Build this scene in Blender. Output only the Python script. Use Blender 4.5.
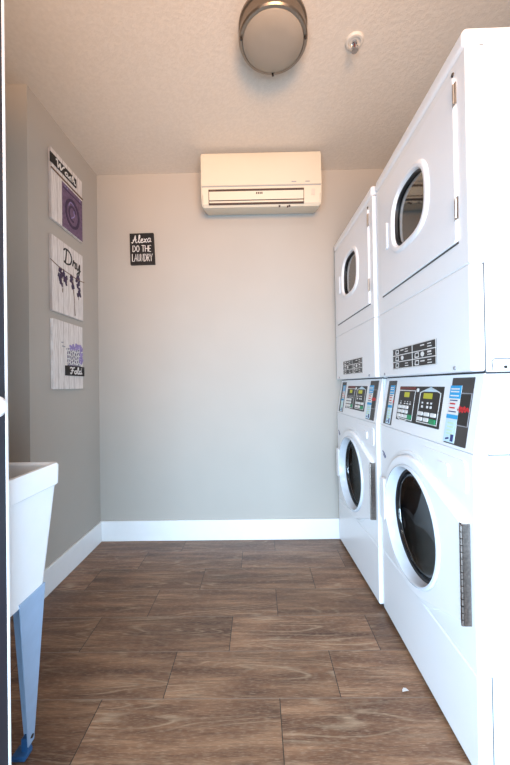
import bpy, bmesh, math, random
from mathutils import Vector, Matrix
random.seed(7)
PI = math.pi
for o in list(bpy.data.objects): bpy.data.objects.remove(o)
scn = bpy.context.scene
COL = scn.collection

# ------------------------------------------------------------ camera, light, exposure
F, YAW, PITCH, ROLL, CAMH = 323.82, -0.0098, 0.0078, 0.0155, 1.0548
cam_d = bpy.data.cameras.new('camera'); cam = bpy.data.objects.new('camera', cam_d); COL.objects.link(cam)
cam_d.sensor_fit = 'VERTICAL'; cam_d.sensor_height = 36.0; cam_d.lens = F / 765 * 36.0; cam_d.clip_start = 0.02
fw = Vector((math.sin(YAW) * math.cos(PITCH), math.cos(YAW) * math.cos(PITCH), math.sin(PITCH)))
rt = Vector((math.cos(YAW), -math.sin(YAW), 0)); up = rt.cross(fw)
r2 = rt * math.cos(ROLL) - up * math.sin(ROLL); u2 = rt * math.sin(ROLL) + up * math.cos(ROLL)
M = Matrix((r2, u2, -fw)).transposed().to_4x4(); M.translation = (0, 0, CAMH)
cam.matrix_world = M
scn.camera = cam

w = bpy.data.worlds.new('world'); scn.world = w; w.use_nodes = True
w.node_tree.nodes['Background'].inputs[0].default_value = (0.74, 0.86, 1.0, 1)
w.node_tree.nodes['Background'].inputs[1].default_value = 0.55

def area(name, loc, aim, sx, sy, power, color, spread=180):
    d = bpy.data.lights.new(name, 'AREA'); d.shape = 'RECTANGLE'; d.size = sx; d.size_y = sy
    d.energy = power; d.color = color; d.spread = math.radians(spread)
    o = bpy.data.objects.new(name, d); COL.objects.link(o); o.location = loc
    o.rotation_euler = (Vector(aim) - Vector(loc)).to_track_quat('-Z', 'Y').to_euler()
    return o
area('doorway_daylight', (0.50, -1.25, 0.65), (-0.85, 1.9, 0.35), 1.3, 1.1, 34, (0.52, 0.76, 1.0), 110)
area('side_daylight', (-0.45, -0.70, 0.70), (0.75, 1.5, 0.15), 0.6, 1.2, 36, (0.56, 0.78, 1.0), 130)
area('added_high_fill', (0.2, -0.75, 2.46), (-0.3, 1.3, 0.0), 1.0, 0.6, 16, (1.0, 0.96, 0.93), 140)  # added fill with no known fixture, brightens the tub and machine fronts
area('hall_lamp_light', (0.25, -1.1, 1.55), (-0.35, 2.0, 2.75), 0.9, 0.5, 16, (1.0, 0.52, 0.22), 80)

scn.view_settings.view_transform = 'Standard'; scn.view_settings.look = 'None'
scn.view_settings.gamma = 1; scn.view_settings.use_curve_mapping = False
scn.view_settings.exposure = 0.35

# ------------------------------------------------------------ materials
def lin(c):
    return tuple(((v / 255) / 12.92 if v / 255 <= .04045 else ((v / 255 + .055) / 1.055) ** 2.4) for v in c) + (1,)
class NT:
    def __init__(s, name):
        s.m = bpy.data.materials.new(name); s.m.use_nodes = True; s.t = s.m.node_tree
        s.p = s.t.nodes['Principled BSDF']
        s.co = s.t.nodes.new('ShaderNodeTexCoord').outputs['Object']
    def n(s, typ, **kw):
        nd = s.t.nodes.new(typ)
        for k, v in kw.items(): setattr(nd, k, v)
        return nd
    def put(s, sock, v):
        if isinstance(v, bpy.types.NodeSocket): s.t.links.new(v, sock)
        else: sock.default_value = v
    def math(s, op, a, b=0.0, c=0.0):
        nd = s.n('ShaderNodeMath', operation=op)
        s.put(nd.inputs[0], a); s.put(nd.inputs[1], b); s.put(nd.inputs[2], c); return nd.outputs[0]
    def vec(s, x, y, z):
        nd = s.n('ShaderNodeCombineXYZ'); s.put(nd.inputs[0], x); s.put(nd.inputs[1], y); s.put(nd.inputs[2], z); return nd.outputs[0]
    def xyz(s, v=None):
        nd = s.n('ShaderNodeSeparateXYZ'); s.put(nd.inputs[0], v or s.co); return nd.outputs
    def noise(s, v, scale, detail=3, rough=.5, dist=0):
        nd = s.n('ShaderNodeTexNoise'); s.put(nd.inputs['Vector'], v); nd.inputs['Scale'].default_value = scale
        nd.inputs['Detail'].default_value = detail; nd.inputs['Roughness'].default_value = rough; nd.inputs['Distortion'].default_value = dist
        return nd.outputs['Fac']
    def ramp(s, f, stops):
        nd = s.n('ShaderNodeValToRGB'); s.put(nd.inputs[0], f); e = nd.color_ramp.elements
        while len(e) < len(stops): e.new(0.5)
        for q, (p, c) in zip(e, stops): q.position = p; q.color = c
        return nd.outputs[0]
    def mix(s, f, a, b, mode='MIX'):
        nd = s.n('ShaderNodeMix', data_type='RGBA', blend_type=mode)
        s.put(nd.inputs[0], f); s.put(nd.inputs[6], a); s.put(nd.inputs[7], b); return nd.outputs[2]
    def bump(s, h, strength, dist):
        nd = s.n('ShaderNodeBump'); nd.inputs['Strength'].default_value = strength; nd.inputs['Distance'].default_value = dist
        s.put(nd.inputs['Height'], h); s.put(s.p.inputs['Normal'], nd.outputs[0])
def mat(name, rgb, rough=.5, metal=0., var=.03, scale=25, bump=0, bscale=200, bdist=.001, coat=0, stretch=None):
    t = NT(name); c = lin(rgb)
    v = t.co
    if stretch:
        x = t.xyz(); v = t.vec(t.math('MULTIPLY', x[0], stretch[0]), t.math('MULTIPLY', x[1], stretch[1]), t.math('MULTIPLY', x[2], stretch[2]))
    f = t.noise(v, scale)
    a = tuple(min(1, q * (1 - var)) for q in c[:3]) + (1,); b = tuple(min(1, q * (1 + var)) for q in c[:3]) + (1,)
    t.put(t.p.inputs['Base Color'], t.ramp(f, [(.3, a), (.7, b)]))
    t.p.inputs['Roughness'].default_value = rough; t.p.inputs['Metallic'].default_value = metal
    t.p.inputs['Coat Weight'].default_value = coat
    if bump: t.bump(t.noise(t.co, bscale, 4), bump, bdist)
    return t.m

M_wall = mat('painted_wall', (178, 172, 164), .75, var=.015, scale=4, bump=.25, bscale=160, bdist=.0015)
M_trim = mat('white_trim_paint', (238, 239, 240), .4, var=.01)
def ceiling_mat():
    t = NT('textured_ceiling'); n1 = t.noise(t.co, 60, 4, .6); n2 = t.noise(t.co, 160, 3)
    t.put(t.p.inputs['Base Color'], t.ramp(n1, [(.3, lin((210, 202, 191))), (.7, lin((218, 210, 199)))]))
    t.p.inputs['Roughness'].default_value = .9
    blob = t.ramp(n1, [(.42, (0, 0, 0, 1)), (.58, (1, 1, 1, 1))])
    h = t.math('ADD', blob, t.math('MULTIPLY', n2, .6)); t.bump(h, .22, .002); return t.m
M_ceil = ceiling_mat()
def floor_mat():
    t = NT('wood_look_tile'); X, Y, Z = t.xyz()
    TW, TH, GX, GY = .600, .1945, .056, .9035
    v = t.math('DIVIDE', t.math('SUBTRACT', Y, GY), TH); row = t.math('FLOOR', v); fv = t.math('SUBTRACT', v, row)
    u = t.math('DIVIDE', t.math('SUBTRACT', t.math('SUBTRACT', X, GX), t.math('MULTIPLY', row, .206)), TW)
    cl = t.math('FLOOR', u); fu = t.math('SUBTRACT', u, cl)
    ex = t.math('MULTIPLY', t.math('MINIMUM', fu, t.math('SUBTRACT', 1, fu)), TW)
    ey = t.math('MULTIPLY', t.math('MINIMUM', fv, t.math('SUBTRACT', 1, fv)), TH)
    edge = t.math('MINIMUM', ex, ey)
    grout = t.math('LESS_THAN', edge, .0014)
    wn = t.n('ShaderNodeTexWhiteNoise', noise_dimensions='2D'); t.put(wn.inputs['Vector'], t.vec(row, cl, 0)); rnd = wn.outputs['Value']
    off = t.math('MULTIPLY', rnd, 37.0)
    g1 = t.noise(t.vec(t.math('ADD', t.math('MULTIPLY', X, .9), off), t.math('MULTIPLY', Y, 8), off), 1.0, 2, .5, .25)
    ring = t.math('PINGPONG', t.math('MULTIPLY', g1, 40), 1.0)
    g2 = t.noise(t.vec(t.math('ADD', t.math('MULTIPLY', X, 9), off), t.math('MULTIPLY', Y, 150), 0), 1.0, 4, .6)
    g3 = t.noise(t.vec(t.math('ADD', t.math('MULTIPLY', X, 2.4), off), t.math('MULTIPLY', Y, 22), off), 1.0, 4, .6)
    g4 = t.noise(t.vec(t.math('MULTIPLY', X, 40), t.math('MULTIPLY', Y, 420), 0), 1.0, 2, .6)
    base = t.ramp(g3, [(.25, lin((74, 47, 33))), (.5, lin((118, 83, 60))), (.75, lin((164, 124, 93)))])
    ringm = t.ramp(ring, [(0., (0, 0, 0, 1)), (.62, (0, 0, 0, 1)), (.95, (1, 1, 1, 1))])
    zone = t.ramp(t.noise(t.vec(t.math('ADD', X, off), t.math('MULTIPLY', Y, 5), 0), 2.2, 1), [(.42, (0, 0, 0, 1)), (.6, (1, 1, 1, 1))])
    rf = t.math('MULTIPLY', t.math('MULTIPLY', ringm, zone), .5)
    c = t.mix(rf, base, lin((176, 150, 122)))
    c = t.mix(t.math('MULTIPLY', t.ramp(g2, [(.45, (0, 0, 0, 1)), (.75, (1, 1, 1, 1))]), .6), c, lin((58, 41, 33)))
    c = t.mix(t.math('MULTIPLY', t.ramp(g4, [(.5, (0, 0, 0, 1)), (.8, (1, 1, 1, 1))]), .5), c, lin((190, 164, 138)))
    tone = t.math('ADD', t.math('MULTIPLY', rnd, .35), .85)
    c = t.mix(1.0, c, t.vec(tone, tone, tone), 'MULTIPLY')
    lt = t.math('LESS_THAN', t.math('ABSOLUTE', t.math('SUBTRACT', edge, .002)), .0007)
    gc = t.mix(t.math('GREATER_THAN', ex, ey), lin((48, 38, 32)), lin((132, 112, 96)))
    c = t.mix(grout, c, gc)
    t.put(t.p.inputs['Base Color'], c); t.p.inputs['Roughness'].default_value = .42
    h = t.math('SUBTRACT', t.math('MULTIPLY', g2, .25), t.math('MULTIPLY', grout, 1.5)); t.bump(h, .35, .002)
    return t.m
M_floor = floor_mat()
M_enamel = mat('white_enamel', (240, 240, 242), .28, var=.006, scale=6)
M_enamel2 = mat('white_enamel_side_shaded', (232, 233, 236), .35, var=.006, scale=6)  # same enamel, shade put into the colour to tame the bright sides
M_plastic = mat('white_plastic', (243, 243, 246), .3, var=.006)
M_seam = mat('dark_gap', (60, 60, 64), .8)
M_steel = mat('brushed_steel', (190, 186, 182), .3, 1.0, var=.1, scale=60)
M_hinge = mat('hinge_steel', (128, 120, 115), .35, 1.0, var=.25, scale=150)
M_darksteel = mat('hinge_shadow_steel', (70, 64, 60), .4, .8, var=.2, scale=120)
M_drum = mat('drum_steel', (112, 114, 118), .25, .95, var=.4, scale=18)
M_gasket = mat('black_rubber', (24, 25, 28), .5)
M_black = mat('black_print', (30, 29, 30), .45, var=.1)
M_char = mat('charcoal_overlay', (62, 58, 57), .45, var=.05)
M_white = mat('white_print', (228, 226, 224), .5)
M_grey = mat('grey_print', (150, 150, 155), .5)
M_cyan = mat('cyan_print', (40, 160, 215), .5)
M_pale = mat('pale_blue_print', (200, 226, 240), .5)
M_green = mat('green_button', (20, 140, 90), .4)
M_pgreen = mat('pale_green_print', (200, 225, 200), .5)
M_red = mat('red_print', (205, 40, 45), .5)
M_maroon = mat('maroon_print', (110, 40, 35), .5)
M_navy = mat('navy_print', (40, 50, 110), .5)
M_ac = mat('ivory_plastic', (212, 203, 184), .38, var=.006)
M_acdark = mat('vent_shadow', (70, 52, 45), .6)
M_nickel = mat('brushed_nickel', (150, 138, 126), .32, 1.0, var=.06, scale=40)
M_chrome = mat('chrome', (205, 205, 208), .12, 1.0)
M_tub = mat('tub_plastic', (240, 242, 245), .45, var=.01)
M_legm = mat('blue_lit_grey_steel', (160, 185, 215), .42, .0, var=.04)  # grey steel with the blue light it reflects put into its colour
M_foot = mat('blue_plastic_foot', (45, 92, 140), .4)
M_door = mat('dark_door_paint', (42, 44, 54), .4, var=.05)
M_purple = mat('purple_stain', (108, 86, 114), .7, var=.25, scale=60)
M_dpurple = mat('deep_purple_paint', (58, 42, 74), .6, var=.3, scale=80)
M_ink = mat('black_ink', (16, 14, 16), .6)
M_lilac = mat('lilac_paint', (150, 135, 185), .7, var=.2, scale=90)
M_rope = mat('string', (120, 95, 75), .8)
def plank_mat():
    t = NT('whitewashed_boards'); X, Y, Z = t.xyz()
    f = t.math('FRACT', t.math('DIVIDE', Y, .0508)); e = t.math('MINIMUM', f, t.math('SUBTRACT', 1, f))
    line = t.math('LESS_THAN', e, .035)
    idn = t.math('FLOOR', t.math('DIVIDE', Y, .0508))
    g = t.noise(t.vec(0, t.math('MULTIPLY', Y, 180), t.math('ADD', t.math('MULTIPLY', Z, 14), t.math('MULTIPLY', idn, 3.3))), 1, 4)
    c = t.ramp(g, [(.3, lin((196, 188, 184))), (.55, lin((226, 221, 218))), (.8, lin((238, 235, 233)))])
    c = t.mix(t.math('MULTIPLY', line, .6), c, lin((150, 138, 134)))
    t.put(t.p.inputs['Base Color'], c); t.p.inputs['Roughness'].default_value = .7; return t.m
M_plank = plank_mat()
def glass_mat(name, tint, rough, alpha):
    m = bpy.data.materials.new(name); m.use_nodes = True; t = m.node_tree; t.nodes.clear()
    out = t.nodes.new('ShaderNodeOutputMaterial'); mx = t.nodes.new('ShaderNodeMixShader')
    tr = t.nodes.new('ShaderNodeBsdfTransparent'); tr.inputs[0].default_value = tint
    gl = t.nodes.new('ShaderNodeBsdfGlossy'); gl.inputs['Roughness'].default_value = rough; gl.inputs[0].default_value = (.9, .9, .9, 1)
    fr = t.nodes.new('ShaderNodeLayerWeight'); fr.inputs[0].default_value = .5
    pw = t.nodes.new('ShaderNodeMath'); pw.operation = 'POWER'; pw.inputs[1].default_value = 4.5; t.links.new(fr.outputs['Facing'], pw.inputs[0])
    ad = t.nodes.new('ShaderNodeMath'); ad.operation = 'ADD'; ad.inputs[1].default_value = alpha
    no = t.nodes.new('ShaderNodeTexNoise'); no.inputs['Scale'].default_value = 6
    mu = t.nodes.new('ShaderNodeMath'); mu.operation = 'MULTIPLY'; mu.inputs[1].default_value = .02
    a2 = t.nodes.new('ShaderNodeMath'); a2.operation = 'ADD'
    L = t.links.new; L(pw.outputs[0], ad.inputs[0]); L(no.outputs['Fac'], mu.inputs[0]); L(ad.outputs[0], a2.inputs[0]); L(mu.outputs[0], a2.inputs[1])
    L(a2.outputs[0], mx.inputs[0]); L(tr.outputs[0], mx.inputs[1]); L(gl.outputs[0], mx.inputs[2]); L(mx.outputs[0], out.inputs[0])
    return m
M_glass = glass_mat('tinted_door_glass', (.36, .38, .40, 1), .03, .04)
M_glass2 = glass_mat('smoky_window_glass', (.45, .43, .40, 1), .05, .10)
def emit(name, rgb, s, base):
    m = mat(name, base, .4); p = m.node_tree.nodes['Principled BSDF']
    p.inputs['Emission Color'].default_value = lin(rgb); p.inputs['Emission Strength'].default_value = s; return m
M_lcd = emit('lit_display', (200, 200, 30), .35, (120, 120, 30))
M_lens = mat('frosted_glass', (152, 143, 131), .3, var=.02)

# ------------------------------------------------------------ mesh helpers
def link(name, bm, m, parent=None, loc=None, rotz=0, crisp=False):
    bmesh.ops.recalc_face_normals(bm, faces=bm.faces)
    for f in bm.faces: f.smooth = True
    for e in bm.edges:
        if len(e.link_faces) != 2 or e.calc_face_angle(0) > (.1 if crisp else math.radians(32)): e.smooth = False
        else:
            a = sorted(f.calc_area() for f in e.link_faces)
            if e.calc_face_angle(0) > .04 and a[1] > .0006 and a[1] > 10 * a[0]: e.smooth = False
    me = bpy.data.meshes.new(name); bm.to_mesh(me); bm.free(); me.materials.append(m)
    o = bpy.data.objects.new(name, me); COL.objects.link(o)
    if parent: o.parent = parent
    if loc: o.location = loc
    o.rotation_euler.z = rotz
    return o
def tag(o, label=None, cat=None, group=None, kind=None):
    if label: o['label'] = label
    if cat: o['category'] = cat
    if group: o['group'] = group
    if kind: o['kind'] = kind
    return o
def empty(name, loc, label, cat, rotz=0, group=None):
    o = bpy.data.objects.new(name, None); COL.objects.link(o); o.location = loc; o.rotation_euler.z = rotz
    o.empty_display_size = .1
    return tag(o, label, cat, group)
def BM(): return bmesh.new()
def bx(bm, x0, x1, y0, y1, z0, z1, bev=0, seg=2):
    r = bmesh.ops.create_cube(bm, size=1)
    for v in r['verts']:
        v.co = Vector((x0 + (v.co.x + .5) * (x1 - x0), y0 + (v.co.y + .5) * (y1 - y0), z0 + (v.co.z + .5) * (z1 - z0)))
    if bev:
        es = {e for v in r['verts'] for e in v.link_edges}
        bmesh.ops.bevel(bm, geom=list(es), offset=bev, segments=seg, affect='EDGES', profile=.5)
    return bm
def prism(bm, pts, f, c0, c1):
    """pts 2D outline, f(a,b,c)->3D, extruded c0..c1"""
    A = [bm.verts.new(f(a, b, c0)) for a, b in pts]; B = [bm.verts.new(f(a, b, c1)) for a, b in pts]; n = len(pts)
    bm.faces.new(A); bm.faces.new(B[::-1])
    for i in range(n): bm.faces.new((A[i], B[i], B[(i + 1) % n], A[(i + 1) % n]))
    return bm
def rrect(a0, a1, b0, b1, r, n=5):
    P = []
    for cx, cy, s in ((a1 - r, b1 - r, 0), (a0 + r, b1 - r, 1), (a0 + r, b0 + r, 2), (a1 - r, b0 + r, 3)):
        for k in range(n + 1):
            t = (s + k / n) * PI / 2; P.append((cx + r * math.cos(t), cy + r * math.sin(t)))
    return P
def lathe(bm, prof, f, n=64, close=False):
    """prof list (r, h); f(u, v, h)->3D around the axis"""
    rings = []
    for r, h in prof:
        if r < 1e-6: rings.append([bm.verts.new(f(0, 0, h))])
        else: rings.append([bm.verts.new(f(r * math.cos(2 * PI * k / n), r * math.sin(2 * PI * k / n), h)) for k in range(n)])
    for A, B in zip(rings, rings[1:]):
        for k in range(n):
            k2 = (k + 1) % n
            if len(A) == 1 and len(B) == 1: continue
            if len(A) == 1: bm.faces.new((A[0], B[k], B[k2]))
            elif len(B) == 1: bm.faces.new((A[k], B[0], A[k2]))
            else: bm.faces.new((A[k], B[k], B[k2], A[k2]))
    return bm
def polyray(poly, c, th):
    d = (math.cos(th), math.sin(th)); best = 0
    for i in range(len(poly)):
        p, q = poly[i], poly[(i + 1) % len(poly)]
        e = (q[0] - p[0], q[1] - p[1]); den = d[0] * e[1] - d[1] * e[0]
        if abs(den) < 1e-12: continue
        w_ = (p[0] - c[0], p[1] - c[1])
        t = (w_[0] * e[1] - w_[1] * e[0]) / den; s = (w_[0] * d[1] - w_[1] * d[0]) / den
        if t > 0 and -1e-6 <= s <= 1 + 1e-6: best = max(best, t)
    return best
def ringpanel(bm, poly, c, rin, f, c0, c1, bev=0):
    """plate with outline poly and a round hole of radius rin; front at c0, back at c1"""
    th = sorted(set([round(2 * PI * k / 96, 5) for k in range(96)] + [round(math.atan2(p[1] - c[1], p[0] - c[0]) % (2 * PI), 5) for p in poly]))
    out = [(t, polyray(poly, c, t)) for t in th]
    def loop(fr, dr, h): return [bm.verts.new(f(c[0] + (fr(t, R) + dr) * math.cos(t), c[1] + (fr(t, R) + dr) * math.sin(t), h)) for t, R in out]
    s = 1 if c1 > c0 else -1
    O = lambda t, R: R
    I = (lambda t, R: rin(t)) if callable(rin) else (lambda t, R: rin)
    loops = [loop(O, 0, c1), loop(O, 0, c0 + s * bev)]
    if bev: loops += [loop(O, -bev * .3, c0 + s * bev * .3), loop(O, -bev, c0), loop(I, bev, c0), loop(I, bev * .3, c0 + s * bev * .3)]
    else: loops += [loop(O, 0, c0)][:0]
    loops += [loop(I, 0, c0 + s * bev), loop(I, 0, c1)]
    n = len(out)
    for A, B in zip(loops, loops[1:] + loops[:1]):
        for k in range(n): bm.faces.new((A[k], B[k], B[(k + 1) % n], A[(k + 1) % n]))
    return bm
def hull(pts):
    pts = sorted(set(pts)); 
    def half(P):
        h = []
        for p in P:
            while len(h) > 1 and (h[-1][0] - h[-2][0]) * (p[1] - h[-2][1]) - (h[-1][1] - h[-2][1]) * (p[0] - h[-2][0]) <= 0: h.pop()
            h.append(p)
        return h[:-1]
    return half(pts) + half(pts[::-1])
def smooth_line(pts, n=5):
    if len(pts) < 3: return pts
    P = [pts[0]] + list(pts) + [pts[-1]]; R = []
    for i in range(1, len(P) - 2):
        p0, p1, p2, p3 = P[i - 1:i + 3]
        for k in range(n):
            t = k / n
            R.append(tuple(.5 * (2 * b + (c - a) * t + (2 * a - 5 * b + 4 * c - d) * t * t + (3 * b - a - 3 * c + d) * t ** 3) for a, b, c, d in zip(p0, p1, p2, p3)))
    return R + [pts[-1]]
def stroke(bm, pts, wd, f, c0, c1, smooth=False):
    """flat ribbon along 2D points, extruded thin"""
    if smooth: pts = smooth_line(pts)
    L, R = [], []
    for i, p in enumerate(pts):
        a = pts[max(0, i - 1)]; b = pts[min(len(pts) - 1, i + 1)]
        d = (b[0] - a[0], b[1] - a[1]); l = math.hypot(*d) or 1
        nx, ny = -d[1] / l * wd / 2, d[0] / l * wd / 2
        L.append((p[0] + nx, p[1] + ny)); R.append((p[0] - nx, p[1] - ny))
    for i in range(len(pts) - 1):
        prism(bm, [L[i], L[i + 1], R[i + 1], R[i]], f, c0, c1)
    return bm
def tube(bm, pts, r, n=8, r1=None):
    pts = [Vector(p) for p in pts]; rings = []
    for i, p in enumerate(pts):
        d = (pts[min(i + 1, len(pts) - 1)] - pts[max(0, i - 1)]).normalized()
        a = d.orthogonal().normalized(); b = d.cross(a)
        rr = r if r1 is None else r + (r1 - r) * i / (len(pts) - 1)
        if i and a.dot(pa) < 0: a = -a; b = -b
        pa = a
        rings.append([bm.verts.new(p + rr * (a * math.cos(2 * PI * k / n) + b * math.sin(2 * PI * k / n))) for k in range(n)])
    for A, B in zip(rings, rings[1:]):
        for k in range(n): bm.faces.new((A[k], B[k], B[(k + 1) % n], A[(k + 1) % n]))
    bm.faces.new(rings[0]); bm.faces.new(rings[-1][::-1]); return bm
# hand-drawn letters in a unit-high cell: (advance, [polylines], curved)
GL = {
 'W': (1.15, [[(0, .8), (.12, 1), (.2, .9), (.25, .1), (.3, 0), (.55, .85), (.58, .1), (.65, 0), (1.0, .9), (1.15, 1.0)]]),
 'a': (.55, [[(.42, .5), (.2, .52), (.05, .25), (.15, .02), (.35, .15), (.43, .5), (.4, .1), (.55, .05)]]),
 's': (.42, [[(0, .1), (.25, .55), (.3, .3), (.35, .1), (.2, 0), (.05, .08)], [(.2, 0), (.42, .08)]]),
 'h': (.6, [[(0, .1), (.25, .8), (.22, 1), (.1, .9), (.1, 0)], [(.1, .1), (.3, .5), (.4, .4), (.38, .08), (.6, .1)]]),
 'D': (.95, [[(.3, .95), (.25, .5), (.15, .05), (.05, .1), (.3, .0), (.7, .15), (.85, .6), (.6, .95), (.2, 1), (0, .85)]]),
 'r': (.42, [[(0, .1), (.12, .55), (.16, .4), (.32, .45), (.28, .1), (.42, .08)]]),
 'y': (.55, [[(.05, .5), (.08, .15), (.22, .05), (.4, .5), (.38, .0), (.25, -.4), (.08, -.3), (.5, .1)]]),
 'F': (.7, [[(0, .85), (.15, .98), (.4, .9), (.75, 1)], [(.4, .9), (.35, .4), (.2, 0), (.02, .1)], [(.15, .5), (.58, .52)]]),
 'o': (.48, [[(.3, .5), (.08, .4), (.05, .1), (.25, .0), (.38, .25), (.3, .5), (.48, .42)]]),
 'l': (.32, [[(0, .1), (.22, .7), (.22, 1), (.12, .9), (.1, .1), (.2, 0), (.32, .1)]]),
 'd': (.55, [[(.35, .45), (.12, .48), (.04, .15), (.18, 0), (.35, .2), (.45, 1), (.4, .1), (.55, .08)]]),
 'A': (.85, [[(0, .1), (.12, 0), (.35, .5), (.5, 1), (.52, .4), (.6, 0), (.75, .1)], [(.15, .38), (.65, .42)]]),
 'e': (.42, [[(.03, .2), (.28, .32), (.22, .5), (.06, .35), (.08, .05), (.25, 0), (.42, .12)]]),
 'x': (.45, [[(.03, .5), (.18, .3), (.25, .05), (.42, .02)], [(.38, .52), (.2, .25), (.03, 0)]]),
}
CAP = {
 'D': (.6, [[(.05, 0), (.05, 1), (.3, .95), (.48, .7), (.48, .3), (.3, .05), (.05, 0)]]),
 'O': (.62, [[(.28, 1), (.1, .8), (.05, .4), (.2, .02), (.38, .02), (.52, .4), (.45, .85), (.28, 1)]]),
 'T': (.55, [[(0, 1), (.5, 1)], [(.25, 1), (.25, 0)]]),
 'H': (.6, [[(.05, 0), (.05, 1)], [(.5, 0), (.5, 1)], [(.05, .5), (.5, .5)]]),
 'E': (.5, [[(.42, 1), (.05, 1), (.05, 0), (.42, 0)], [(.05, .5), (.35, .5)]]),
 'L': (.45, [[(.05, 1), (.05, 0), (.4, 0)]]),
 'A': (.6, [[(0, 0), (.27, 1), (.52, 0)], [(.1, .35), (.44, .35)]]),
 'U': (.58, [[(.05, 1), (.06, .2), (.25, 0), (.45, .2), (.48, 1)]]),
 'N': (.6, [[(.05, 0), (.05, 1), (.48, 0), (.48, 1)]]),
 'R': (.55, [[(.05, 0), (.05, 1), (.35, .95), (.42, .72), (.3, .5), (.05, .48)], [(.2, .48), (.48, 0)]]),
 'Y': (.55, [[(0, 1), (.25, .5), (.5, 1)], [(.25, .5), (.25, 0)]]),
 ' ': (.3, []),
}
def write(bm, txt, font, a0, a1, b0, h, wd, f, c0, c1, slope=0.0, curved=False):
    tot = sum(font[c][0] for c in txt); k = (a1 - a0) / tot; x = a0
    for c in txt:
        adv, lines = font[c]
        for ln in lines:
            P = [(x + p * k, b0 + q * h + slope * (x + p * k - a0)) for p, q in ln]
            stroke(bm, P, wd, f, c0, c1, curved)
        x += adv * k
    return bm

# ------------------------------------------------------------ room shell
XL, XN, XR, YB, YC, YF, H = -1.0988, -1.2, 1.34, 2.2253, 1.5462, -1.6, 2.5283
def struct(name, bm, m): return tag(link(name, bm, m), kind='structure')
struct('floor', bx(BM(), XN - .12, XR + .12, YF, YB + .12, -.08, 0), M_floor)
struct('ceiling', bx(BM(), XN - .12, XR + .12, YF, YB + .12, H, H + .1), M_ceil)
struct('wall_back', bx(BM(), XL - .2, XR + .12, YB, YB + .12, 0, H), M_wall)
struct('wall_left', bx(BM(), XL - .2, XL, YC, YB, 0, H), M_wall)
struct('wall_left_near', bx(BM(), XN - .12, XN, YF, YC, 0, H), M_wall)
struct('wall_front_light_block', bx(BM(), XN, -.551, -.36, -.24, 0, H), M_wall)  # unseen wall by the door, added to keep light off the left return
struct('wall_right', bx(BM(), XR, XR + .12, YF, YB, 0, H), M_wall)
def basebd(name, x0, x1, y0, y1):
    b = bx(BM(), x0, x1, y0, y1, 0, .138, .004, 2); return struct(name, b, M_trim)
basebd('baseboard_back', XL, XR, YB - .014, YB)
basebd('baseboard_left', XL, XL + .014, YC - .014, YB - .014)
basebd('baseboard_left_return', XN, XL, YC - .014, YC)
basebd('baseboard_left_near', XN, XN + .014, YF, YC - .014)

# open door leaf by the camera, seen nearly edge on
dl = struct('door_1', bx(BM(), -.549, -.5145, -.22, .653, .012, 2.03), M_door)
o = link('door_edge_strip', bx(BM(), -.5495, -.5140, .653, .6600, .012, 2.03, .0005), M_trim, dl)
b = BM(); lathe(b, [(0, .0), (.026, .0), (.026, .006), (.010, .010), (.008, .026), (.0135, .030), (.0172, .038), (.0165, .046), (.010, .052), (0, .053)],
                lambda u, v, h: Vector((-.5145 + h * 1.1, .575 + u * 1.1, 1.023 + v * 1.1)), 40)
tag(link('door_knob', b, M_plastic, dl), 'white round door knob')

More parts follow.
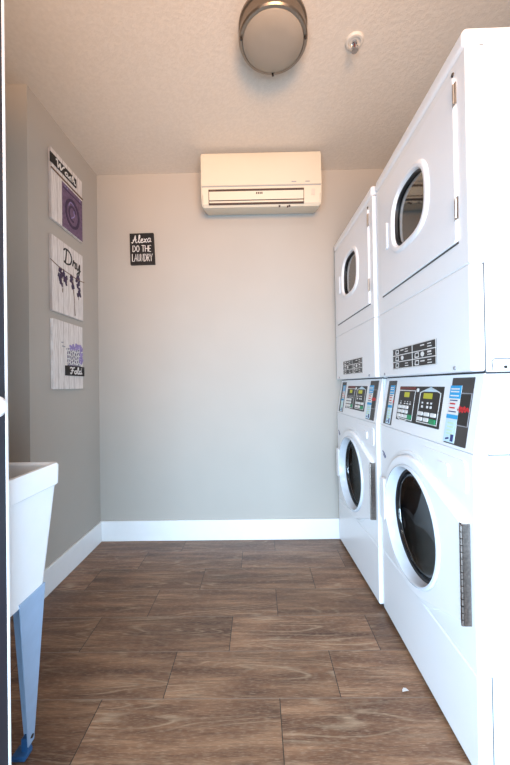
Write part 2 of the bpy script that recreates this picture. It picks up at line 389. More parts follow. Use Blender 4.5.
# ------------------------------------------------------------ stacked washer and dryer
W, DEP = .665, .70
FX = lambda a, b, c: Vector((c, a, b))          # (s, z, depth)
def SL(a, b, c):                                 # on the sloping control fascia
    return Vector((.036 * (b - .862) / .213 + c, a, b))
def make_stack(loc, rotz, label):
    T = empty('stacked_washer_dryer', loc, label, 'washer dryer', rotz)
    # --- cabinets
    def shell(z0, z1):
        b = BM()
        bx(b, .0396, DEP, .0018, .010, z0, z1); bx(b, .0396, DEP, W - .010, W - .0015, z0, z1)
        bx(b, DEP - .008, DEP, .010, W - .010, z0, z1); bx(b, .0396, DEP - .008, .010, W - .010, z0, z0 + .008); bx(b, .0396, DEP - .008, .010, W - .010, z1 - .008, z1)
        return b
    link('washer_cabinet', shell(.022, .860), M_enamel2, T)
    link('control_housing', shell(.8635, 1.0745), M_enamel2, T)
    b = BM(); bx(b, .0385, DEP - .01, .006, W - .006, .8595, .8640); bx(b, .0385, DEP - .01, .006, W - .006, 1.074, 1.0815)
    bx(b, .0365, .0405, .0045, .0095, .03, 1.93); bx(b, .0365, .0405, W - .0095, W - .0045, .03, 1.93); seam = link('seam_shade_strips', b, M_seam, T)  # dark strips set behind the gaps stand for the shade in the seams
    dc = link('dryer_cabinet', shell(1.0805, 1.944), M_enamel2, T)
    b = BM(); prism(b, rrect(.055, .14, 1.084, 1.112, .010), lambda a, c, d: Vector((a, d, c)), -.0015, .003)
    sb = link('side_bracket', b, M_enamel2, T)
    link('bracket_outline', stroke(BM(), [(.053, 1.083), (.053, 1.108), (.060, 1.1145), (.135, 1.1145), (.142, 1.108), (.142, 1.083)], .0022, lambda a, c, d: Vector((a, d, c)), .0008, .003), M_seam, sb)
    b = BM(); lathe(b, [(0, 0), (.004, 0), (.004, .003), (0, .0035)], lambda u, v, h: Vector((.085 + u, -.0015 - h, 1.092 + v)), 12)
    link('bracket_screw', b, M_darksteel, sb)
    b = BM(); bx(b, .02, DEP - .02, .012, W - .012, 0, .022); link('toe_shadow_base', b, M_seam, T)  # recessed base, its dark colour stands for the toe gap's shadow
    # --- lower fascia
    link('lower_panel', bx(BM(), 0, .037, 0, W, .016, .2848, .006, 3), M_enamel, T)
    # --- washer front with round opening
    DC = (.345, .54)
    poly = [(0, .2862), (W, .2862), (W, .8625), (0, .8625)]
    b = ringpanel(BM(), poly, DC, .215, FX, 0, .037, .005)
    fp = link('front_panel', b, M_enamel, T, crisp=True)
    b = BM(); lathe(b, [(.262, .0005), (.260, -.003), (.254, -.0045), (.248, -.003), (.246, .0005)], lambda u, v, h: FX(DC[0] + u, DC[1] + v, h), 96)
    link('embossed_ring', b, M_enamel, fp)
    link('drum', lathe(BM(), [(.215, .037), (.222, .06), (.235, .07), (.235, .50), (.21, .53), (.19, .50), (.14, .525), (.11, .49), (.06, .51), (.05, .47), (0, .46)], lambda u, v, h: FX(DC[0] + u, DC[1] + v, h), 64), M_drum, T)
    for k in range(3):
        t = .5 + k * 2 * PI / 3; b = BM(); c, sn = math.cos(t), math.sin(t)
        prism(b, [(-.035, .236), (-.012, .175), (.012, .175), (.035, .236)], lambda a, r, x, c=c, sn=sn: FX(DC[0] + r * c - a * sn, DC[1] + r * sn + a * c, x), .10, .50)
        link('drum_paddle', b, M_steel, T)
    # --- detergent drawer
    b = BM(); prism(b, rrect(.030, .262, .752, .838, .012), FX, -.004, .002)
    dr = link('detergent_drawer', b, M_plastic, T)
    b = BM(); prism(b, rrect(.105, .165, .775, .812, .01), FX, -.009, -.003); link('drawer_pull', b, M_plastic, dr)
    # --- washer door
    circ = [(DC[0] + .243 * math.cos(t), DC[1] + .243 * math.sin(t)) for t in [2 * PI * k / 72 for k in range(72)]]
    hp = [(.028, .412), (.028, .668), (.034, .678), (.034, .402)]
    dpoly = hull([(round(x, 6), round(y, 6)) for x, y in circ + hp])
    d = link('washer_door', ringpanel(BM(), dpoly, DC, .208, FX, -.020, .0, .007), M_plastic, T, crisp=True)
    b = BM(); lathe(b, [(.210, -.019), (.207, -.026), (.201, -.028), (.198, -.022), (.194, .018), (.190, .020), (.190, .03), (.200, .03), (.206, .0), (.210, -.019)], lambda u, v, h: FX(DC[0] + u, DC[1] + v, h), 96)
    link('glass_bezel', b, mat_bezel, d)
    b = BM(); lathe(b, [(.1935, .012), (.1915, .012), (.186, .016), (.184, .020), (.184, .026), (.192, .026), (.1935, .012)], lambda u, v, h: FX(DC[0] + u, DC[1] + v, h), 96)
    link('door_gasket', b, M_gasket, d)
    b = BM(); lathe(b, [(.187, .018)] + [(.184 * math.cos(q * PI / 28), .016 + .060 * math.sin(q * PI / 28)) for q in range(14)] + [(0, .076)], lambda u, v, h: FX(DC[0] + u, DC[1] + v, h), 96)
    link('door_glass', b, M_glass, d)
    b = BM(); prism(b, rrect(.568, .612, .455, .635, .014), FX, -.026, -.010)
    link('door_handle', b, M_plastic, d)
    b = BM(); prism(b, rrect(.192, .206, .740, .748, .003), FX, -.0015, .001); link('door_badge', b, M_grey, fp)
    # long hinge: two knuckled leaves
    b = BM(); bx(b, -.0225, -.0195, .0215, .0250, .404, .674); bx(b, -.0215, -.002, .0180, .0215, .404, .674)
    h = link('door_hinge', b, M_hinge, d)
    b = BM(); bx(b, -.0235, -.0190, .0290, .0308, .404, .674); link('hinge_shadow_gap', b, M_darksteel, h)
    b = BM()
    for k in range(15):
        z = .406 + k * .0179
        tube(b, [(-.026, .019, z), (-.026, .019, z + .0155)], .0036, 8)
        bx(b, -.0240, -.0215, .025, .0290, z, z + .0165, .0008, 1)
    link('hinge_knuckles', b, M_hinge, h)
    # --- blue maker mark, upper far corner of the front
    b = BM(); stroke(b, [(.640, .745), (.622, .738), (.604, .722)], .006, FX, -.001, .001); stroke(b, [(.634, .733), (.612, .717)], .004, FX, -.001, .001)
    link('maker_mark', b, M_navy, fp)
    # --- control fascia, leaning back
    b = BM(); P = [(0.0, .865), (.0340, 1.074), (.0345, 1.076), (.0375, 1.076), (.0375, .864), (.002, .8635)]
    prism(b, P, lambda a, c, y: Vector((a, y, c)), 0.0015, W - .0015)
    es = [e for e in b.edges if abs(e.verts[0].co.y - e.verts[1].co.y) < 1e-6 and max(e.verts[0].co.x, e.verts[1].co.x) < .0345 and abs(e.verts[0].co.z - e.verts[1].co.z) > .1]
    bmesh.ops.bevel(b, geom=es, offset=.001, segments=2, affect='EDGES')
    cp = link('control_panel', b, M_enamel, T)
    # display module
    b = BM(); prism(b, rrect(.177, .502, .905, 1.040, .003), SL, -.002, .001)
    dm = link('display_module', b, M_black, T)
    U = lambda u: .502 - u * .325
    V = lambda v: 1.040 - v * .135
    e0, e1 = -.0028, -.0018
    b = BM()
    for pts in ([(.0, .12), (.42, .12), (.42, .95), (.03, .93)], [(.03, .93), (.12, .99), (.25, .99), (.3, .95)],
                [(.54, .16), (.54, .93), (.95, .93), (.95, .16), (.75, .04), (.54, .16)]):
        stroke(b, [(U(x), V(y)) for x, y in pts], .0035, SL, e0, e1)
    for x in (.06, .17, .24, .31): 
        stroke(b, [(U(x), V(.50)), (U(x + .035), V(.50))], .004, SL, e0, e1); stroke(b, [(U(x + .01), V(.44)), (U(x + .03), V(.44))], .003, SL, e0, e1)
    for x in (.60, .71, .78):
        stroke(b, [(U(x), V(.42)), (U(x + .03), V(.42))], .006, SL, e0, e1); stroke(b, [(U(x), V(.52)), (U(x + .035), V(.52))], .008, SL, e0, e1)
    link('display_print', b, M_white, dm)
    b = BM(); prism(b, [(U(.0), V(.01)), (U(.42), V(.01)), (U(.42), V(.09)), (U(.0), V(.09))], SL, e0, e1); link('red_band', b, M_maroon, dm)
    b = BM(); prism(b, [(U(.56), V(.13)), (U(.75), V(.01)), (U(.93), V(.13))], SL, e0, e1); link('badge_arch', b, M_pale, dm)
    b = BM(); prism(b, [(U(.48) + .008 * math.cos(k * PI / 6), V(.10) + .007 * math.sin(k * PI / 6)) for k in range(12)], SL, e0 - .002, e1); link('status_button', b, M_white, dm)
    for x0, x1 in ((.15, .28), (.62, .80)):
        b = BM(); prism(b, rrect(U(x1), U(x0), V(.31), V(.17), .002), SL, e0, e1); link('lit_screen', b, M_lcd, dm)
    keys = [(x, y, M_white) for y in (.60, .73, .86) for x in (.07, .165, .26)] + [(.355, .86, M_green)]
    keys += [(x, .70, M_white) for x in (.61, .74, .87)] + [(.61, .84, M_white), (.74, .84, M_white), (.87, .86, M_green)]
    for x, y, m in keys:
        g = m is M_green; wx = .036 if x < .5 else .048
        if g: wx = .042 if x < .5 else .056
        b = BM(); prism(b, rrect(U(x + wx), U(x - wx), V(y + .048 + (.015 if g else 0)), V(y - .048 - (.015 if g else 0)), .003, 3), SL, -.005, e1)
        link('keypad_button', b, m, dm)
    # charcoal strips with blue notices
    def strip(s0, s1, z0, z1, p0, p1, near):
        b = BM(); prism(b, rrect(s0, s1, z0, z1, .002), SL, -.002, .001); st = link('charcoal_strip', b, M_char, T)
        if near:
            b = BM(); stroke(b, [(.094, 1.022), (.040, 1.022), (.040, .930), (.095, .930)], .003, SL, e0, e1); link('strip_frame', b, M_grey, st)
            b = BM(); prism(b, [(.043, 1.018), (.090, 1.018), (.090, .934), (.043, .934)], SL, e0 + .0002, e1); link('strip_inset', b, M_black, st)
            b = BM(); ym = .975
            stroke(b, [(.092, ym - .004), (.085, ym + .008), (.082, ym - .006), (.075, ym + .006), (.070, ym - .006), (.063, ym + .008), (.058, ym - .004), (.050, ym + .005), (.042, ym - .004)], .006, SL, e0 - .0004, e0 + .0003, True)
            stroke(b, [(.094, ym - .001), (.042, ym + .001)], .005, SL, e0 - .0004, e0 + .0003)
            link('maker_lettering', b, M_red, st)
        else:
            b = BM(); stroke(b, [(s0 + .022, .972), (s0 + .006, .975)], .012, SL, e0, e1); link('maker_lettering', b, M_red, st)
        c0, c1 = -.0032, -.0018
        pd = bx  # notice sheet
        b = BM(); prism(b, [(p0, z0 + .004), (p1, z0 + .004), (p1, 1.044), (p0, 1.044)], SL, c0, c1); nt = link('notice_sheet', b, M_white, st)
        d0, d1 = c0 - .0006, c0 + .0004
        w_ = p1 - p0
        b = BM(); prism(b, [(p0, 1.006), (p1, 1.006), (p1, 1.044), (p0, 1.044)], SL, d0, d1); link('cyan_heading', b, M_cyan, nt)
        b = BM(); prism(b, [(p0, .946), (p1, .946), (p1, .958), (p0, .958)], SL, d0, d1)
        link('cyan_band', b, M_cyan, nt)
        b = BM()
        for z in (1.034, 1.026, 1.014): stroke(b, [(p1 - .1 * w_, z), (p0 + .15 * w_, z)], .004, SL, d0 - .0004, d0 + .0002)
        link('notice_heading', b, M_white, nt)
        b = BM(); prism(b, [(p0, z0 + .004), (p1, z0 + .004), (p1, .944), (p0, .944)], SL, d0 + .0003, d1); link('pale_field', b, M_pale, nt)
        b = BM()
        for z in (.933, .922, .911, .902): stroke(b, [(p1 - .2 * w_, z), (p0 + .2 * w_, z)], .006, SL, d0 - .0002, d0 + .0005)
        link('green_text', b, M_pgreen, nt)
        b = BM()
        for z in (.990, .978): stroke(b, [(p1 - .15 * w_, z), (p0 + .35 * w_, z)], .004, SL, d0, d1)
        link('red_text', b, M_red, nt)
        for z in (1.000, .967): link('text_line', stroke(BM(), [(p1 - .12 * w_, z), (p0 + .2 * w_, z)], .003, SL, d0, d1), M_navy, nt)
        link('small_print', stroke(BM(), [(p1 - .2 * w_, z0 + .012), (p0 + .5 * w_, z0 + .016)], .005, SL, d0 - .0003, d0 + .0004), M_navy, nt)
        link('small_emblem', prism(BM(), [(p0 + .1 * w_, z0 + .008), (p0 + .35 * w_, z0 + .008), (p0 + .35 * w_, z0 + .028), (p0 + .1 * w_, z0 + .028)], SL, d0 - .0003, d0 + .0004), M_navy, nt)
    strip(.036, .140, .873, 1.067, .088, .142, True)
    strip(.543, .630, .873, 1.064, .556, .600, False)
    # --- dryer lower panel with pictogram plate
    link('dryer_lower_panel', bx(BM(), 0, .037, 0, W, 1.082, 1.3674, .006, 3), M_enamel, T)
    b = BM(); prism(b, rrect(.168, .504, 1.110, 1.194, .002), FX, -.0015, .001); lp = link('pictogram_label', b, M_black, T)
    b = BM(); f0, f1 = -.0022, -.0013
    PU = lambda u: .504 - u * .336
    PV = lambda v: 1.194 - v * .084
    for v in (.02, .35, .66, .98): stroke(b, [(PU(0), PV(v)), (PU(1), PV(v))], .0030, FX, f0, f1)
    for u in (.005, .52, .995): stroke(b, [(PU(u), PV(0)), (PU(u), PV(1))], .0030, FX, f0, f1)
    for k, (u, v) in enumerate([(u, v) for v in (.18, .50, .82) for u in (.13, .27, .38, .62, .74, .88)]):
        if k % 5 == 3: continue
        big = v == .5
        if k % 3 == 0: stroke(b, [(PU(u - .04), PV(v + .09)), (PU(u - .03), PV(v - .08)), (PU(u + .04), PV(v - .08)), (PU(u + .04), PV(v + .09)), (PU(u - .04), PV(v + .09))], .004, FX, f0, f1)
        elif k % 3 == 1: prism(b, [(PU(u) + .012 * math.cos(j * PI / 4), PV(v) + .009 * math.sin(j * PI / 4)) for j in range(8)], FX, f0, f1) if big else stroke(b, [(PU(u - .04), PV(v - .04)), (PU(u + .04), PV(v - .04))], .004, FX, f0, f1)
        else: 
            stroke(b, [(PU(u - .04), PV(v + .06)), (PU(u + .04), PV(v + .06))], .003, FX, f0, f1); stroke(b, [(PU(u - .04), PV(v - .05)), (PU(u + .03), PV(v - .05))], .006 if big else .003, FX, f0, f1)
    link('label_print', b, M_white, lp)
    for s, z in ((.074, 1.094), (.597, 1.094)):
        b = BM(); lathe(b, [(0, -.003), (.005, -.003), (.0065, 0), (.0065, .001)], lambda u, v, h: FX(s + u, z + v, h), 14); link('panel_lock', b, M_grey, T)
    # --- dryer front with door
    WC = (.334, 1.691)
    def wk(t):                                   # rounded-square window outline, as a factor on radius .124
        n_ = 3.2 if math.sin(t) < 0 else 2.6
        return (abs(math.cos(t) / .124) ** n_ + abs(math.sin(t) / .107) ** n_) ** (-1 / n_) / .124
    def WF(u, v, h):
        k = wk(math.atan2(v, u)) if abs(u) + abs(v) > 1e-6 else 1
        return FX(WC[0] + u * k, WC[1] + v * k, h)
    poly = [(0, 1.3678), (W, 1.3678), (W, 1.944), (0, 1.944)]
    link('dryer_front_panel', ringpanel(BM(), poly, WC, lambda t: .150 * wk(t), FX, 0, .037, .005), M_enamel, T, crisp=True)
    b = BM(); bx(b, -.0015, .001, .044, .602, 1.437, 1.443); link('door_gap', b, M_char, T)
    dd = link('dryer_door', ringpanel(BM(), rrect(.046, .600, 1.442, 1.905, .012), WC, lambda t: .132 * wk(t), FX, -.007, .0, .003), M_plastic, T, crisp=True)
    b = BM(); lathe(b, [(.154, -.006), (.153, -.010), (.148, -.014), (.142, -.016), (.132, -.014), (.127, -.007), (.124, .02), (.126, .03), (.135, .03)], WF, 96)
    link('window_ring', b, M_plastic, dd)
    b = BM(); lathe(b, [(.1260, -.002), (.121, -.002), (.119, .006), (.119, .014), (.1255, .014)], WF, 96)
    link('window_gasket', b, M_gasket, dd)
    b = BM(); lathe(b, [(.120, .008), (.06, .008), (0, .008)], WF, 96); link('window_glass', b, M_glass2, dd)
    b = BM(); prism(b, rrect(.515, .540, 1.625, 1.735, .008), FX, -.014, -.005); link('door_pull', b, M_plastic, dd)
    link('dryer_drum', lathe(BM(), [(.150, .037), (.17, .05), (.235, .07), (.235, .55), (0, .56)], lambda u, v, h: FX(WC[0] + u, WC[1] + v, h), 64), M_drum, T)
    for z0 in (1.500, 1.815):
        b = BM(); bx(b, -.0100, -.0065, .030, .046, z0, z0 + .062, .001, 1); hg = link('dryer_door_hinge', b, M_steel, dd)
        b = BM(); tube(b, [(-.0105, .038, z0 + .004), (-.0105, .038, z0 + .058)], .0032, 8); link('hinge_pin', b, M_steel, hg)
    b = BM(); lathe(b, [(0, -.003), (.005, -.003), (.006, 0)], lambda u, v, h: FX(.056 + u, 1.917 + v, h), 12); link('panel_screw', b, M_darksteel, T)
    # --- rounded top cap
    b = BM()
    P = [(-.004, 1.950), (-.004, 1.966), (-.001, 1.976), (.006, 1.982), (.016, 1.984), (DEP, 1.984), (DEP, 1.950)]
    bx(b, -.004, DEP, 0, W, 1.948, 1.994, .012, 4)
    link('top_cap', b, M_enamel, T)
    b = BM(); bx(b, .006, .05, .004, W - .004, 1.9435, 1.9485); link('cap_gap', b, M_seam, T)
    return T
mat_bezel = mat('grey_blue_bezel', (214, 220, 228), .2, .0, var=.05)
def copy_tree(o, parent=None):
    c = o.copy(); COL.objects.link(c); c.parent = parent
    for ch in list(o.children): copy_tree(ch, c)
    return c
GR = 'stacked coin laundry machines along the right side'
near = make_stack((.5601, .8531, 0), -.0099, 'white stacked washer and dryer nearest the camera, its side panel showing')
near['group'] = GR
far = copy_tree(near); far.location = (.5537, 1.5330, 0); far.rotation_euler.z = .0334
far['label'] = 'white stacked washer and dryer in the back corner, farther of the two'

# ------------------------------------------------------------ wall-mounted air conditioner
def air_con():
    X0, X1 = -.335, .410
    T = empty('air_conditioner', ((X0 + X1) / 2, YB, 2.19), 'ivory wall-mounted air conditioner high on the back wall', 'air conditioner')
    f = lambda a, c, x: Vector((x - (X0 + X1) / 2, a - YB, c - 2.19))
    prof = [(YB, 2.506), (2.030, 2.508), (2.006, 2.498), (2.000, 2.478), (1.997, 2.285), (2.000, 2.240), (2.0085, 2.185), (2.024, 2.172), (2.06, 2.176), (YB, 2.230)]
    b = prism(BM(), prof, f, X0, X1)
    es = [e for e in b.edges if abs(e.verts[0].co.x - e.verts[1].co.x) < 1e-6 and min(e.verts[0].co.y, e.verts[1].co.y) < -.05]
    bmesh.ops.bevel(b, geom=es, offset=.010, segments=3, affect='EDGES')
    body = link('body', b, M_ac, T)
    b = prism(BM(), [(2.03, 2.510), (2.004, 2.500), (1.9965, 2.480), (1.9925, 2.294), (1.999, 2.290), (2.03, 2.290)], f, X0 - .001, X1 + .001)
    es = [e for e in b.edges if abs(e.verts[0].co.x - e.verts[1].co.x) < 1e-6]
    bmesh.ops.bevel(b, geom=es, offset=.004, segments=3, affect='EDGES')
    cov = link('front_cover', b, M_ac, T)
    b = BM(); bx(b, *[v - o_ for v, o_ in zip((X0 + .004, X1 - .004), ((X0 + X1) / 2,) * 2)], 1.9955 - YB, 2.01 - YB, 2.2855 - 2.19, 2.2905 - 2.19); link('cover_seam', b, M_grey, T)
    # discharge slot between two slanted lips, on the curved lower front: param q along profile (2.0,2.285)->(2.035,2.222)
    A, B = Vector((1.9975, 2.268)), Vector((2.0080, 2.170)); n = Vector((-(B - A).y, (B - A).x)).normalized() * -1
    if n.x > 0: n = -n
    def g(x, q, c): p = A + (B - A) * q + n * c; return Vector((x - (X0 + X1) / 2, p.x - YB, p.y - 2.19))
    xs0, xs1 = X0 + .045, X1 - .108
    b = prism(BM(), [(xs0, -.02), (xs1, -.02), (xs1, .90), (xs0, .90)], g, -.004, .0035); link('air_slot', b, M_acdark, T)
    b = prism(BM(), [(xs0 + .004, .13), (xs1 - .004, .13), (xs1 - .004, .64), (xs0 + .004, .64)], g, .001, .0075); lv = link('louver', b, M_ac, T)
    b = prism(BM(), [(xs0 + .004, .70), (xs1 - .004, .70), (xs1 - .004, .80), (xs0 + .004, .80)], g, .001, .0055); link('lower_lip', b, M_ac, T)
    b = BM()
    for k in range(4): stroke(b, [(.005 + k * .011, .26), (.005 + k * .011 + .007, .26)], .12, g, .007, .0085)
    link('maker_lettering', b, M_acdark, lv)
    b = BM()
    for k in range(3):
        x = xs0 + .012 + k * .011; prism(b, [(x, .02), (x + .004, .02), (x + .004, .10), (x, .10)], g, .003, .0045)
    link('vane', b, M_rope, T)
    b = BM()
    for x, z, wd in ((.225, 2.308, .03), (.310, 2.308, .028)): stroke(b, [(x - (X0 + X1) / 2, z - 2.19), (x + wd - (X0 + X1) / 2, z - 2.19)], .006, lambda a, c, d: Vector((a, 1.9925 - YB - d, c)), -.001, .0008)
    link('model_lettering', b, M_grey, cov)
    b = BM(); prism(b, [(X1 - .062, .05), (X1 - .040, .05), (X1 - .040, .42), (X1 - .062, .42)], g, .0, .0035); link('remote_sensor', b, mat('sensor_window', (205, 192, 178), .3), T)
    b = BM()
    for x, q in ((.195, 1.03), (.207, .99), (.145, 1.0)): prism(b, [(x, q), (x + .010, q), (x + .010, q + .09), (x, q + .09)], g, -.004, .004)
    link('indicator_lights', b, M_acdark, T)
    return T
air_con()

# ------------------------------------------------------------ ceiling lamp and sprinkler
def lamp():
    T = empty('ceiling_lamp', (.083, 1.325, H), 'round brushed nickel flush ceiling lamp with a frosted glass lens', 'ceiling lamp')
    f = lambda u, v, h: Vector((u, v, -h))
    link('drum_body', lathe(BM(), [(0, 0), (.141, 0), (.141, .010), (.136, .016), (.134, .045), (.141, .052), (.141, .060), (.137, .066), (.127, .066), (.125, .058), (0, .058)], f, 96), M_nickel, T)
    link('frosted_lens', lathe(BM(), [(.127, .058), (.124, .068), (.105, .080), (.07, .088), (.03, .091), (0, .092)], f, 96), M_lens, T)
    for a in (-10, 88, 190):
        t = math.radians(a); c = Vector((.132 * math.cos(t), .132 * math.sin(t), -.066))
        b = BM(); lathe(b, [(0, 0), (.004, 0), (.005, .004), (.004, .009), (0, .010)], lambda u, v, h: c + Vector((u, v, -h)), 12); link('retaining_screw', b, M_darksteel, T)
lamp()
def sprinkler():
    M_ring = mat('off_white_plastic', (212, 206, 196), .4)  # white plastic toned slightly darker than the trim
    T = empty('fire_sprinkler', (.437, 1.386, H), 'small white fire sprinkler head on the ceiling above the machines', 'sprinkler')
    f = lambda u, v, h: Vector((u, v, -h))
    link('escutcheon', lathe(BM(), [(0, 0), (.039, 0), (.039, .003), (.034, .008), (.026, .009), (.023, .004), (0, .004)], f, 48), M_ring, T)
    b = lathe(BM(), [(.011, .003), (.011, .014), (.008, .016), (0, .016)], f, 24); link('nozzle', b, M_chrome, T)
    b = BM()
    for s in (-1, 1): tube(b, [(s * .010, 0, -.013), (s * .015, 0, -.024), (s * .010, 0, -.036), (0, 0, -.041)], .0022, 8)
    link('frame_arm', b, M_chrome, T)
    link('glass_bulb', tube(BM(), [(0, 0, -.016), (0, 0, -.038)], .0022, 10), M_maroon, T)
    link('deflector', lathe(BM(), [(0, .041), (.014, .041), (.014, .043), (0, .043)], f, 24), M_chrome, T)
sprinkler()

# ------------------------------------------------------------ wall signs
WX = lambda a, b, c: Vector((c, a, b))
def sign_origin(name, y0, y1, z0, z1, label):
    T = empty(name, (XL, (y0 + y1) / 2 - .020, z0 - .0145 * ((z0 + z1) / 2 - 1.055)), label, 'wall sign', group='three laundry signs on the left wall')
    oy, oz = (y0 + y1) / 2, z0
    m = lambda a, b, c: Vector((c, a - oy, b - oz))        # (Y, Z, offset from wall)
    link('board_panel', bx(BM(), .001, .016, y0 - oy, y1 - oy, 0, z1 - z0, .0015, 1), M_plank, T)
    return T, m
def quad(m, y0, y1, z0, z1, c0=.0155, c1=.018): return prism(BM(), [(y0, z0), (y1, z0), (y1, z1), (y0, z1)], m, c0, c1)
# wash
T, m = sign_origin('wash_sign', 1.719, 2.026, 1.977, 2.358, 'whitewashed board sign reading Wash over a purple washing machine, topmost of three')
bn = link('banner', quad(m, 1.712, 1.955, 2.275, 2.325, .015, .021), M_ink, T)
link('banner_lettering', write(BM(), 'Wash', GL, 1.755, 1.945, 2.283, .034, .0075, m, .0205, .0225, 0, True), M_white, bn)
link('shelf_rail', quad(m, 1.719, 2.026, 2.243, 2.250, .015, .021), M_rope, T)
pu = link('painted_washer', quad(m, 1.815, 2.022, 1.980, 2.232, .0155, .0175), M_purple, T)
b = BM(); stroke(b, [(1.822, 2.205), (2.016, 2.205)], .006, m, .017, .0185); 
b2 = [(1.915 + .066 * math.cos(k * PI / 16), 2.095 + .076 * math.sin(k * PI / 16)) for k in range(33)]
stroke(b, b2, .016, m, .017, .0195); stroke(b, [(1.915 + .035 * math.cos(k * PI / 8 + .4), 2.095 + .042 * math.sin(k * PI / 8 + .4)) for k in range(13)], .012, m, .017, .0188)
link('painted_porthole', b, M_dpurple, pu)
b = BM(); stroke(b, [(1.875, 2.125), (1.893, 2.155), (1.925, 2.150)], .006, m, .0185, .0198, True); stroke(b, [(1.90, 2.065), (1.93, 2.09), (1.925, 2.12)], .006, m, .0185, .0198, True)
for x in (1.84, 1.86, 1.99): stroke(b, [(x, 2.219), (x + .01, 2.219)], .008, m, .017, .0185)
link('painted_highlight', b, M_lilac, pu)
# dry
T, m = sign_origin('dry_sign', 1.719, 2.024, 1.478, 1.884, 'whitewashed board sign reading Dry above lavender on a clothesline, middle of three')
link('lettering', write(BM(), 'Dry', GL, 1.825, 2.0, 1.772, .082, .0090, m, .0155, .0175, 0, True), M_ink, T)
b = BM(); stroke(b, [(1.705, 1.745), (1.79, 1.728), (1.88, 1.722), (1.96, 1.716), (2.036, 1.722)], .0035, m, .016, .0185, True); link('clothesline', b, M_rope, T)
for cy, z0, n, wd in ((1.800, 1.735, 5, .028), (1.838, 1.72, 3, .02), (1.905, 1.728, 4, .018), (1.968, 1.733, 7, .026)):
    b = BM()
    for k in range(n * 3):
        y = cy + random.uniform(-wd, wd) * .7; z = z0 - random.uniform(0, n * .018)
        if cy > 1.95: z = z0 + .02 - random.uniform(0, .12)
        stroke(b, [(y, z), (y + random.uniform(-.01, .01), z - .022)], .013, m, .0155, .0175 + random.uniform(0, .001))
    link('lavender_bunch', b, M_dpurple, T)
for y0, y1 in ((1.915, 1.93), (1.905, 1.935), (1.80, 1.815), (1.965, 1.975)):
    link('painted_stem', stroke(BM(), [(y0, 1.70), ((y0 + y1) / 2 + .003, 1.60), (y1, 1.492 if y0 > 1.9 and y0 < 1.95 else 1.62)], .0028, m, .0155, .017, True), M_rope, T)
# fold
T, m = sign_origin('fold_sign', 1.722, 2.012, 1.051, 1.430, 'whitewashed board sign reading Fold on a black banner under a lavender basket, lowest of three')
bn = link('banner', quad(m, 1.826, 2.018, 1.128, 1.184, .015, .022), M_ink, T)
link('banner_lettering', write(BM(), 'Fold', GL, 1.865, 1.99, 1.140, .036, .0072, m, .0215, .0235, 0, True), M_white, bn)
bk = link('painted_basket', quad(m, 1.850, 1.985, 1.184, 1.285, .0155, .017), mat('basket_paint', (108, 102, 122), .7, var=.2, scale=90), T)
b = BM()
for k in range(7):
    y = 1.852 + k * .020; stroke(b, [(y, 1.190), (y + .012, 1.235), (y - .002, 1.282)], .005, m, .0165, .0185, True)
for z in (1.20, 1.222, 1.245, 1.268): stroke(b, [(1.85 + k * .015, z + .006 * math.sin(k * 1.9)) for k in range(10)], .005, m, .0165, .0185, True)
link('basket_weave', b, M_white, bk)
b = BM()
for k in range(80):
    y = random.uniform(1.875, 2.0); z = 1.285 + random.uniform(-.012, .022)
    if k % 2: y = random.uniform(1.975, 2.005); z = random.uniform(1.195, 1.29)
    stroke(b, [(y, z), (y + random.uniform(-.008, .008), z + .014)], .010, m, .0158, .0178 + random.uniform(0, .001))
link('lavender_sprigs', b, M_lilac, T)
b = BM()
for y, z in ((1.795, 1.310), (1.80, 1.290), (1.812, 1.288), (1.838, 1.278)): stroke(b, [(y, z), (y + .018, z + .002)], .006, m, .0155, .017)
link('painted_sprig', b, M_grey, T)

# black sign on the back wall
T = empty('laundry_reminder_sign', (-.779, YB, 1.893), 'small black sign with white hand lettering about laundry on the back wall', 'wall sign')
m = lambda a, b, c: Vector((a + .779, -c, b - 1.893))
link('sign_block', prism(BM(), [(-.862, 1.893), (-.696, 1.896), (-.704, 2.108), (-.866, 2.106)], m, .001, .022), M_ink, T)
b = BM()
write(b, 'Alexa', GL, -.852, -.716, 2.040, .050, .0050, m, .0215, .0235, .04, True)
write(b, 'DO THE', CAP, -.846, -.716, 1.980, .042, .0042, m, .0215, .0235)
write(b, 'LAUNDRY', CAP, -.850, -.708, 1.914, .050, .0038, m, .0215, .0235)
link('lettering', b, M_white, T)

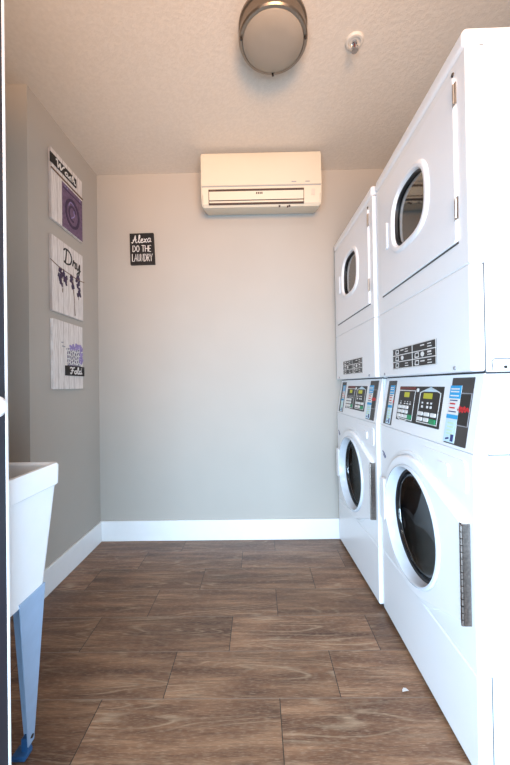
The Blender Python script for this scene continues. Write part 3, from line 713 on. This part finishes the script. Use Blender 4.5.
# ------------------------------------------------------------ laundry tub on legs
def tub():
    x0, x1, y0, y1, zt, zb = -1.15, -.554, .33, .898, .85, .528
    T = empty('laundry_tub', ((x0 + x1) / 2, (y0 + y1) / 2, 0), 'white plastic utility tub on grey metal legs tinted by blue light at the left edge', 'utility sink')
    ox, oy = (x0 + x1) / 2, (y0 + y1) / 2
    def loop(bm, ins, z, r):
        return [bm.verts.new(Vector((x - ox, y - oy, z))) for x, y in rrect(x0 + ins, x1 - ins, y0 + ins, y1 - ins, r, 4)]
    b = BM()
    L = [loop(b, .006, zt - .060, .008), loop(b, .001, zt - .056, .012), loop(b, 0, zt - .006, .012), loop(b, .003, zt, .012), loop(b, .012, zt, .012), loop(b, .016, zt - .005, .014),
         loop(b, .030, zb + .05, .03), loop(b, .075, zb + .012, .04)]
    O = [loop(b, .008, zt - .060, .008), loop(b, .026, zb, .02), loop(b, .07, zb - .004, .04)]
    def bridge(A, B):
        for k in range(len(A)): b.faces.new((A[k], A[(k + 1) % len(A)], B[(k + 1) % len(A)], B[k]))
    for A, B in zip(L, L[1:]): bridge(A, B)
    b.faces.new(L[-1]); bridge(L[0], O[0]); bridge(O[0], O[1]); bridge(O[1], O[2]); b.faces.new(O[2][::-1])
    link('basin', b, M_tub, T)
    link('drain', lathe(BM(), [(0, .002), (.03, .002), (.036, .0), (.036, -.06), (.02, -.065), (.02, -.12), (0, -.12)], lambda u, v, h: Vector((u, v, zb + .012 + h)), 24), M_gasket, T)
    for sx in (1, -1):
        for sy in (1, -1):
            ax, ay = (x1 - .022 - ox) * sx, (y1 - .036 - oy) * sy
            fx_, fy_ = ax - sx * .096, ay + sy * .088
            top, bot = zb + .01, .03
            b = BM(); t = .003
            def wall(pA, pB, qA, qB, nx, ny):
                V_ = [Vector(p) for p in (pA, pB, qB, qA)]; off = Vector((nx, ny, 0)) * t
                prismv = [b.verts.new(v) for v in V_] + [b.verts.new(v + off) for v in V_]
                for f_ in ((0, 1, 2, 3), (7, 6, 5, 4), (0, 4, 5, 1), (1, 5, 6, 2), (2, 6, 7, 3), (3, 7, 4, 0)): b.faces.new([prismv[i] for i in f_])
            wt, wb_ = .092, .024
            wall((ax, ay, top), (ax, ay - sy * wt, top), (fx_, fy_, bot), (fx_, fy_ - sy * wb_, bot), -sx, 0)
            wall((ax - sx * t, ay, top), (ax - sx * wt, ay, top), (fx_ - sx * t, fy_, bot), (fx_ - sx * (wb_ + .004), fy_, bot), 0, -sy)
            lg = link('leg', b, M_legm, T)
            b = BM(); bx(b, fx_ - sx * .022 - .020, fx_ - sx * .022 + .020, fy_ - sy * .02 - .016, fy_ - sy * .02 + .018, 0, .016, .004, 2)
            bx(b, min(fx_ - sx * .004, fx_ - sx * .024), max(fx_ - sx * .004, fx_ - sx * .024), min(fy_ - sy * .004, fy_ - sy * .022), max(fy_ - sy * .004, fy_ - sy * .022), .01, .05, .002, 1)
            link('levelling_foot', b, M_foot, lg)
            if sx == 1 and sy == 1:
                b = BM(); lathe(b, [(0, -.003), (.005, -.003), (.006, 0)], lambda u, v, h: Vector((fx_ - h + .004, fy_ - .016 + u, .055 + v)), 12); link('foot_bolt', b, M_darksteel, lg)
tub()

# scrap of paper on the floor by the near machine
b = BM()
vs = [b.verts.new(Vector(p)) for p in ((0, 0, .001), (.014, .003, .004), (.022, -.004, .001), (.010, -.010, .006), (-.002, -.008, .001), (.008, .008, .001))]
for f_ in ((0, 1, 3), (1, 2, 3), (0, 3, 4), (0, 5, 1)): b.faces.new([vs[i] for i in f_])
tag(link('paper_scrap', b, M_white, None, (.478, 1.125, 0)), 'tiny white scrap of torn paper on the floor beside the nearer machine', 'litter')
